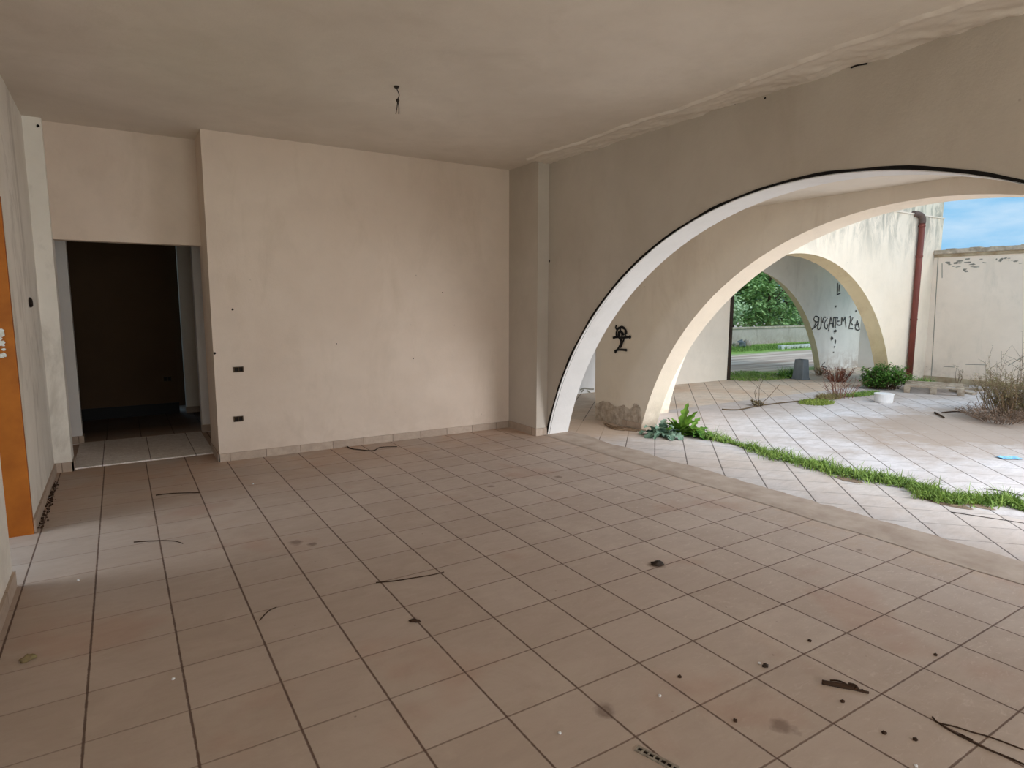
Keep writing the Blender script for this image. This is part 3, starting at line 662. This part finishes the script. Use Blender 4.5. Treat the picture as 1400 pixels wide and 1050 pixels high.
tag(finish(bm, 'weed_strip', M['grass']), 'strip of green weeds growing along the joint under the second arch', 'weeds', kind='stuff')
bm = bmesh.new()
for (px, py, w, h) in ((1160, 656, .25, .06), (1290, 687, .4, .07), (1330, 690, .3, .06)):
    p = fl(px, py); vs = [bm.verts.new((p.x + h * math.sin(a) * (1 + .3 * noise.noise((a * 2, px, 0))), p.y + w / 2 * math.cos(a) * (1 + .3 * noise.noise((a, px, 2))), .003)) for a in [i * PI / 8 for i in range(16)]]; bm.faces.new(vs)
tag(finish(bm, 'soil_patch', plain('soil', srgb(150, 130, 112), .95)), 'brown soil showing under the weed strip', 'soil', kind='stuff')
# leafy plants at the foot of the second arch
def rosette(name, base, n, L0, L1, W, mat, label, ang0, ang1, elev, droop, lob, seed):
    rd = random.Random(seed); p = fl(*base); e = empty(name, (p.x, p.y, 0), label, 'plant')
    for k in range(n):
        a = rd.uniform(ang0, ang1); el = rd.uniform(*elev); bm = bmesh.new()
        st = Vector((rd.gauss(0, .035), rd.gauss(0, .05), .005))
        leaf(bm, st, (math.cos(a) * math.cos(el), math.sin(a) * math.cos(el), math.sin(el)), rd.uniform(L0, L1), W * rd.uniform(.7, 1.2), rd.uniform(*droop), 9, lob, .35, rd.uniform(-.5, .5))
        finish(bm, 'leaf', mat, e)
    return e
rosette('wilted_plant', (908, 596), 44, .16, .32, .13, M['bluegreen'], 'blue-green wilted leafy plant at the left foot of the second arch', 0, 2 * PI, (.2, 1.2), (1.2, 2.6), .6, 11)
rosette('thistle_plant', (932, 593), 30, .22, .40, .11, M['lime'], 'bright green long-leaved weed right beside the wilted plant', 0, 2 * PI, (.4, 1.3), (.6, 2.0), .55, 12)
rosette('thistle_plant', (956, 598), 26, .14, .27, .10, M['leaf'], 'dark green broad-leaved weed at the start of the weed strip', 0, 2 * PI, (.3, 1.1), (.8, 2.0), .6, 13)
# broken plaster and straw by the pier
bm = bmesh.new()
for k, L_ in enumerate(([(826, 578), (845, 584), (862, 587), (884, 588)], [(832, 582), (852, 587), (872, 589)], [(845, 583), (866, 586), (880, 590)], [(828, 580), (840, 586), (855, 588)])):
    tube(bm, smoothline([fl(x, y, .012) + Vector((-.012, 0, 0)) for x, y in L_], 4), .006 + .002 * (k % 2), 5)
tag(finish(bm, 'dry_straw', M['dry']), 'dry straw and splinters lying at the base of the damaged pier', 'straw', kind='stuff')
# shrub builder
def shrub(name, base, h, spread, nstem, nleaf, ls, matS, matL, label, cat, seed, upright=.7, sub=2, z0=0.0, leafw=.55, r0=.006):
    rd = random.Random(seed); e = empty(name, (base[0], base[1], z0), label, cat)
    bs, bl = bmesh.new(), bmesh.new()
    for k in range(nstem):
        a = rd.uniform(0, 2 * PI); rr = spread * math.sqrt(rd.random()); hh = h * rd.uniform(.5, 1.0) * (1 - .35 * rr / spread * (1 - upright))
        p0 = Vector((rr * .45 * math.cos(a), rr * .45 * math.sin(a), 0)); p2 = Vector((rr * math.cos(a), rr * math.sin(a), hh)); p1 = p0.lerp(p2, .5) + Vector((rd.gauss(0, .03), rd.gauss(0, .03), h * .06))
        pts = smoothline([p0, p1, p2], 5); tube(bs, pts, [r0 * (1 - .8 * i / (len(pts) - 1)) for i in range(len(pts))], 4, False)
        for j in range(sub):
            q = pts[rd.randint(3, len(pts) - 2)]; dd = Vector((rd.gauss(0, 1), rd.gauss(0, 1), rd.uniform(.4, 1.6))).normalized() * h * rd.uniform(.12, .28)
            tube(bs, [q, q + dd * .5 + Vector((0, 0, .01)), q + dd], [r0 * .5, r0 * .35, r0 * .15], 4, False)
            for m in range(max(0, nleaf // 2)):
                t = q + dd * rd.random(); b_ = rd.uniform(0, 2 * PI); leaf(bl, t, (math.cos(b_), math.sin(b_), rd.uniform(-.2, 1)), ls * rd.uniform(.6, 1.3), ls * leafw, .6, 2)
        for m in range(nleaf):
            t = pts[rd.randint(3, len(pts) - 1)]; b_ = rd.uniform(0, 2 * PI); leaf(bl, t + Vector((rd.gauss(0, .01), rd.gauss(0, .01), 0)), (math.cos(b_), math.sin(b_), rd.uniform(-.1, 1.1)), ls * rd.uniform(.6, 1.3), ls * leafw, .6, 2)
    finish(bs, 'stems', matS, e)
    if nleaf: finish(bl, 'leaves', matL, e)
    else: bl.free()
    return e
p = fl(1232, 533); shrub('green_bush', (p.x, p.y + .25), .50, .42, 90, 16, .06, M['bark'], M['leaf'], 'dense green leafy bush at the foot of the drainpipe', 'bush', 21, .2)
p = fl(1196, 531); shrub('green_bush', (p.x, p.y), .26, .28, 45, 12, .05, M['bark'], M['leaf'], 'low green bush in front of the courtyard arch foot', 'bush', 22, .2)
p = fl(1386, 571); shrub('dry_shrub', (p.x, p.y), .62, .55, 190, 16, .028, M['dry'], M['olive'], 'dry brown tangled shrub against the boundary wall on the right', 'shrub', 23, .9, 3, r0=.004)
M['mauve'] = plain('mauve_dry_leaf', srgb(150, 128, 110), .9, srgb(98, 78, 66), 8)
p = fl(1366, 576); shrub('dry_tangle', (p.x, p.y),   .22, .58, 80, 12, .028, M['mauve'], M['mauve'], 'low brown tangle of dead leaves in front of the dry shrub', 'shrub', 29, .5, 2, r0=.004)
rd = random.Random(31)
for k, (px, hh, l) in enumerate(((1345, .80, 'leftmost tall dry stalk rising out of the brown shrub'), (1360, .88, 'second tall dry stalk from the left in the brown shrub'), (1383, 1.02, 'tall dry stalk near the right edge of the brown shrub'), (1397, 1.22, 'tallest dry stalk at the right edge of the view'))):
    p = fl(px, 560); shrub('tall_stalk', (p.x, p.y), hh, .09, 6, 10, .022, M['dry'], M['olive'], l, 'stalk', 40 + k, .95, 2)
p = fl(1148, 543); shrub('bare_shrub', (p.x, p.y), .42, .40, 26, 0, .02, M['pinktwig'], M['rust'], 'bare reddish twigs spreading up from a crack in the courtyard floor', 'shrub', 24, .4, 3, r0=.006)
p = fl(1139, 521); shrub('rust_tuft', (p.x, p.y - .1), .34, .30, 60, 4, .03, M['rust'], M['rust'], 'rust coloured dry tuft against the foot of the gallery wall', 'tuft', 25, .5)
p = fl(1120, 513); shrub('dry_tuft', (p.x, p.y), .22, .16, 26, 4, .03, M['dry'], M['olive'], 'small dry tuft at the right foot of the gallery arch', 'tuft', 26, .5)
p = fl(1036, 555); e = shrub('sprouting_weed', (p.x, p.y), .10, .12, 16, 6, .03, M['bark'], M['olive'], 'small weed with long bare arching stems on the courtyard tiles', 'weed', 27, .5)
bm = bmesh.new()
for L_ in ([(0, 0, .02), (-.04, .02, .14), (0, .06, .22), (.14, .1, .29)], [(0, 0, .02), (.02, .0, .14), (.1, .06, .27), (.26, .12, .36)], [(.05, 0, .02), (.2, -.03, .12), (.42, -.05, .3)], [(-.01, 0, .02), (-.06, 0, .12), (-.02, .02, .2)]):
    tube(bm, smoothline(L_, 5), .004, 4)
finish(bm, 'long_stems', M['bark'], e)
litter('branch', [(987, 559.5), (1010, 560), (1035, 555), (1065, 551), (1100, 547.5)], .010, M['bark'], 'long thin grey branch lying across the courtyard tiles', 'branch', taper=False)
litter('stick', [(1278, 564), (1284, 567), (1291, 571)], .014, M['twig'], 'short black stick on the courtyard tiles left of the dry shrub', 'stick')
litter('stick', [(1288, 564), (1305, 562.5), (1320, 564), (1335, 566)], .010, M['twig'], 'dark fallen stem running out of the dry shrub', 'stick')
litter('cable', [(1300, 700), (1340, 706), (1380, 712), (1405, 716)], .003, M['wire'], 'thin dark stem lying on the porch tiles at the right edge', 'stem')
litter('cable', [(1345, 668), (1375, 672), (1405, 680)], .004, M['wire'], 'thin dark stem arching from the end of the weed strip', 'stem')
# yellow-green clumps
def clump(name, px, py, rx, ry, n, h, mat, label, z=0.0, seed=0, stuff=True):
    rd = random.Random(seed); p = fl(px, py); bm = bmesh.new()
    for k in range(n):
        a = rd.uniform(0, 2 * PI); r = math.sqrt(rd.random()); q = Vector((p.x + rx * r * math.cos(a), p.y + ry * r * math.sin(a), z))
        blade(bm, q, h * rd.uniform(.4, 1.1), (rd.gauss(0, .6), rd.gauss(0, .6)), rd.uniform(.006, .014))
        if rd.random() < .3: b_ = rd.uniform(0, 2 * PI); leaf(bm, q + Vector((0, 0, h * .3)), (math.cos(b_), math.sin(b_), .6), h * .7, h * .35, 1, 2)
    return tag(finish(bm, name, mat), label, 'grass', kind='stuff')
M['yellowgrass'] = plain('yellow_grass', srgb(150, 164, 84), .8, srgb(112, 132, 54), 5)
clump('grass_patch', 1116, 551, .32, .22, 900, .05, M['yellowgrass'], 'yellow-green grass patch at the end of the grey branch', seed=1)
clump('grass_patch', 1133, 545, .30, .12, 500, .10, M['olive'], 'olive grass patch at the foot of the bare reddish twigs', seed=2)
clump('grass_patch', 1178, 540, .5, .12, 900, .06, M['grass'], 'green grass fringe left of the low green bush', seed=3)
clump('grass_patch', 1256, 527, .3, .2, 400, .16, M['grass'], 'sparse grass between the drainpipe bush and the wooden pallet', seed=4)
clump('grass_patch', 1045, 516, 1.0, .42, 1500, .06, M['grass'], 'green grass clump growing across the gallery threshold', seed=5)
clump('grass_patch', 1010, 511, .6, .3, 500, .05, M['grass'], 'green grass by the rusty steel post', seed=6)
clump('grass_patch', 1078, 516, .22, .15, 260, .22, M['leaf'], 'darker weeds beside the grey bin', seed=7)
for k, (px, py, h, l) in enumerate(((1276, 519, .42, 'slender dry stalk at the corner of the boundary wall'), (1317, 526, .42, 'lone dark dry stalk against the boundary wall'))):
    p = fl(px, py); shrub('tall_stalk', (p.x - .25, p.y), h, .06, 5, 6, .025, M['dry'], M['olive'], l, 'stalk', 60 + k, .95, 2)

# ------------------------------------------------------------------ yard objects
def lathe(bm, prof, n=28, cx=0, cy=0):
    rings = [[bm.verts.new((cx + r * math.cos(2 * PI * k / n), cy + r * math.sin(2 * PI * k / n), z)) for k in range(n)] for r, z in prof]
    for i in range(len(rings) - 1):
        for k in range(n): bm.faces.new((rings[i][k], rings[i][(k + 1) % n], rings[i + 1][(k + 1) % n], rings[i + 1][k]))
    bm.faces.new(rings[0]); bm.faces.new(rings[-1])
p = fl(1208, 550); e = empty('plastic_tub', (p.x, p.y, 0), 'white plastic tub standing on the courtyard tiles', 'tub')
bm = bmesh.new(); lathe(bm, [(.118, .0), (.125, .02), (.132, .13), (.126, .13), (.118, .02)]); finish(bm, 'body', M['whitep'], e, smooth=False)
bm = bmesh.new(); lathe(bm, [(.132, .125), (.138, .125), (.138, .14), (.127, .14)]); finish(bm, 'rim', M['whitep'], e)
p = fl(1094.5, 518.5)
e = empty('grey_bin', (p.x, p.y, 0), 'tapered grey bin standing at the right foot of the gallery arch', 'bin')
bm = bmesh.new(); vs = []
for z, s in ((0, .12), (.40, .095), (.405, .082), (.05, .082)):
    r_ = s; vs.append([bm.verts.new((r_ * sx * .95, r_ * sy, z)) for sx, sy in ((-1, -1), (1, -1), (1, 1), (-1, 1))])
for i in range(3):
    for k in range(4): bm.faces.new((vs[i][k], vs[i][(k + 1) % 4], vs[i + 1][(k + 1) % 4], vs[i + 1][k]))
bm.faces.new(vs[0]); bm.faces.new(vs[3]); bmesh.ops.bevel(bm, geom=[ed for ed in bm.edges], offset=.006, segments=1, affect='EDGES')
finish(bm, 'body', M['grey'], e)
bm = bmesh.new(); box(bm, (-.125, -.13, 0), (.125, .13, .025)); bmesh.ops.bevel(bm, geom=bm.edges[:], offset=.005, segments=1, affect='EDGES'); finish(bm, 'base_rim', M['grey'], e)
# pallet
p = fl(1272, 536); q = fl(1302, 541); ang = math.atan2(-.62, 1.0)
e = empty('wooden_pallet', (p.x + .1, p.y, 0), 'weathered broken wooden pallet lying in front of the drainpipe wall', 'pallet'); e.rotation_euler = (0, 0, -1.15)
for k in range(5):
    bm = bmesh.new(); box(bm, (-.42, -.42 + k * .19, .105), (.42 - (.25 if k == 1 else 0), -.32 + k * .19, .125)); finish(bm, 'deck_board', M['pallet'], e)
for x in (-.38, 0, .38):
    bm = bmesh.new(); box(bm, (x - .045, -.42, 0), (x + .045, .44, .018)); finish(bm, 'runner', M['pallet'], e)
    for y in (-.38, 0, .38):
        bm = bmesh.new(); box(bm, (x - .045, y - .05, .018), (x + .045, y + .05, .105)); finish(bm, 'block', M['pallet'], e)
for k, (a, b, l) in enumerate((((1265, 525), (1325, 529), 'long weathered plank lying along the foot of the boundary wall'), ((1300, 535), (1332, 540), 'short weathered plank between the pallet and the dry shrub'), ((1308, 531), (1345, 535), 'middle weathered plank behind the pallet'))):
    a = fl(*a); b = fl(*b); a.x = min(a.x, 11.45); b.x = min(b.x, 11.45); d = (b - a); ln = d.length; an = math.atan2(d.y, d.x)
    bm = bmesh.new(); box(bm, (-ln / 2, -.05, 0), (ln / 2, .05, .035)); o = finish(bm, 'wooden_plank', M['pallet'], loc=(a + b) / 2); o.rotation_euler = (0, 0, an); tag(o, l, 'plank')
# blue wrapper
p = fl(1380, 627); bm = bmesh.new(); nx = 12; ny = 5; g = []
for i in range(nx + 1):
    g.append([bm.verts.new((.20 * (i / nx - .5), .12 * (j / ny - .5), .012 + .01 * noise.noise((i * .5, j * .6, 3)))) for j in range(ny + 1)])
for i in range(nx):
    for j in range(ny): bm.faces.new((g[i][j], g[i + 1][j], g[i + 1][j + 1], g[i][j + 1]))
o = finish(bm, 'plastic_wrapper', M['blue'], loc=Vector((p.x, p.y, 0.0))); o.rotation_euler = (0, 0, -.6); tag(o, 'crumpled light blue plastic wrapper on the courtyard tiles', 'wrapper')
# crumbs of rubble at the gallery step
# low wall, kerb, rubble beyond the gallery
zt = at(1, 13.4, 1000, 448).z
bm = bmesh.new(); box(bm, (8, 13.4, -.05), (34, 13.65, zt - .05)); e = tag(finish(bm, 'low_wall', plaster('roadside_plaster', srgb(206, 196, 188), srgb(180, 170, 162), srgb(140, 128, 120), .7, lowstain=.4), recentre=True), 'low weathered white wall across the road beyond the gallery arch', 'wall')
bm = bmesh.new(); box(bm, (8, 13.36, zt - .05), (34, 13.69, zt)); child(bm, 'coping', M['coping'], e)
bm = bmesh.new(); box(bm, (17.2, 11.25, -.03), (32, 11.4, .09)); tag(finish(bm, 'kerb_stone', M['whitep']), 'pale kerb running through the roadside grass', 'kerb')
for k, (px, py, s, l) in enumerate(((1006, 474, .12, 'left pale rock in the roadside grass'), (1013, 474, .16, 'dark middle rock in the roadside grass'), (1021, 473.5, .15, 'right white rock in the roadside grass'))):
    crumpled('rubble_rock', (px, py), s, M['grey'] if k == 1 else M['rubble'], l, 'rock', 1.0, 70 + k)
clump('grass_patch', 1040, 475, 6, .8, 5000, .13, M['grass'], 'green roadside grass strip in front of the low wall', z=-.03, seed=9)

# ------------------------------------------------------------------ trees over the low wall
M['tleaf'] = plain('tree_leaf', srgb(184, 214, 146), .6, srgb(120, 160, 92), .9)
M['tleaf2'] = plain('tree_leaf_light', srgb(222, 238, 204), .6, srgb(150, 186, 124), .9)
def tree(x, y, h, rad, seed, mat, label):
    rd = random.Random(seed); e = empty('roadside_tree', (x, y, -.03), label, 'tree', 'trees over the roadside wall')
    bm = bmesh.new(); tube(bm, smoothline([(0, 0, 0), (rd.gauss(0, .1), 0, h * .3), (rd.gauss(0, .15), 0, h * .75)], 5), [.09 - .006 * i for i in range(11)], 7); 
    for k in range(7):
        a = rd.uniform(0, 2 * PI); z = h * rd.uniform(.2, .6); tube(bm, [(0, 0, z), (rad * .5 * math.cos(a), rad * .5 * math.sin(a), z + h * .15), (rad * .8 * math.cos(a), rad * .8 * math.sin(a), z + h * .25)], [.03, .02, .008], 5)
    finish(bm, 'trunk', M['bark'], e)
    bm = bmesh.new(); cl = []
    for k in range(95):
        a = rd.uniform(0, 2 * PI); z = h * rd.uniform(.10, 1.0); rr = rad * math.sqrt(rd.random()) * (1 - .5 * abs(z / h - .45)); cl.append((rr * math.cos(a), rr * math.sin(a), z, rd.uniform(.2, .45)))
    for cx, cy, cz, r in cl:
        for m in range(75):
            v = Vector((rd.gauss(0, 1), rd.gauss(0, 1), rd.gauss(0, 1))).normalized() * r * rd.random() ** .4
            a = rd.uniform(0, 2 * PI); dd = Vector((math.cos(a), math.sin(a), rd.uniform(-.8, .6)))
            pz = cz + v.z
            if pz < .1: continue
            sz = rd.uniform(.11, .20); q = Vector((cx + v.x, cy + v.y, pz)); sd = dd.cross(Vector((rd.gauss(0, 1), rd.gauss(0, 1), 1))).normalized() * sz * .3
            bm.faces.new([bm.verts.new(q), bm.verts.new(q + dd * sz * .5 + sd), bm.verts.new(q + dd * sz), bm.verts.new(q + dd * sz * .5 - sd)])
    finish(bm, 'crown', mat, e)
spots = [(16.5, 15.6), (18.3, 15.2), (20.0, 15.7), (21.7, 15.1), (23.4, 15.6), (25.2, 15.2), (27.0, 15.7), (17.2, 18.0), (21.0, 18.2), (24.5, 18.0), (28.5, 17.9), (19.2, 17.6), (22.8, 17.7), (26.4, 17.6)]
for k, (x, y) in enumerate(spots):
    tree(x, y, 5.4 + (k * 37 % 10) * .1 + (1.4 if k > 6 else 0), 1.25, 100 + k, M['tleaf2'] if k % 3 == 1 else M['tleaf'],
         'leafy green roadside tree rising behind the low white wall')

# ------------------------------------------------------------------ light
w = bpy.data.worlds.new('World'); sc.world = w; w.use_nodes = True; nt = w.node_tree; bg = nt.nodes['Background']
tc = nt.nodes.new('ShaderNodeTexCoord'); mp = nt.nodes.new('ShaderNodeMapping'); mp.inputs['Scale'].default_value = (1.2, 1.2, 4.5)
nz = nt.nodes.new('ShaderNodeTexNoise'); nz.inputs['Scale'].default_value = 2.6; nz.inputs['Detail'].default_value = 7; nz.inputs['Roughness'].default_value = .55
rp = nt.nodes.new('ShaderNodeValToRGB'); rp.color_ramp.elements[0].position = .40; rp.color_ramp.elements[0].color = srgb(124, 192, 236); rp.color_ramp.elements[1].position = .66; rp.color_ramp.elements[1].color = srgb(226, 240, 252)
nt.links.new(tc.outputs['Generated'], mp.inputs[0]); nt.links.new(mp.outputs[0], nz.inputs['Vector']); nt.links.new(nz.outputs['Fac'], rp.inputs[0]); nt.links.new(rp.outputs[0], bg.inputs['Color'])
bg.inputs['Strength'].default_value = 1.05
sc.cycles.diffuse_bounces = 6
def sun(en, ang, rot, col=(1, .96, .9)):
    l = bpy.data.lights.new('sun', 'SUN'); l.energy = en; l.angle = ang; l.color = col; o = link(bpy.data.objects.new('sun', l)); o.rotation_euler = rot
d = Vector((-.30, .85, -.95)).normalized(); q = d.to_track_quat('-Z', 'Y').to_euler()
sun(1.45, .6, q)
def area(loc, tgt, sx, sy, en, col):
    l = bpy.data.lights.new('fill_or_daylight', 'AREA'); l.shape = 'RECTANGLE'; l.size = sx; l.size_y = sy; l.energy = en; l.color = col
    o = link(bpy.data.objects.new('fill_or_daylight', l)); o.location = loc; o.rotation_euler = (Vector(tgt) - Vector(loc)).to_track_quat('-Z', 'Y').to_euler()
area((-.2, -6.3, 1.6), (0, 4, 1.8), 4.4, 2.6, 50, (1, .97, .94))  # added fill lamp at the open rear end, no window modelled there
area((-.1, -4.2, .5), (0, -1.5, 3.0), 4.0, 2.2, 92, (1, .97, .94))  # added fill lamp behind the camera, aimed up to bounce off the ceiling
area((5.2, -3.9, 2.3), (-2.0, 3.4, 1.3), 4.6, 3.4, 540, (.98, .98, 1))  # added lamp out of view in the yard, boosting sky light through the arches
area((-4.6, 2.75, 1.6), (-1, 2.75, .6), 1.2, 2.0, 40, (.97, .98, 1))
sc.view_settings.view_transform = 'Standard'
sc.view_settings.look = 'None'
sc.view_settings.exposure = 0.0
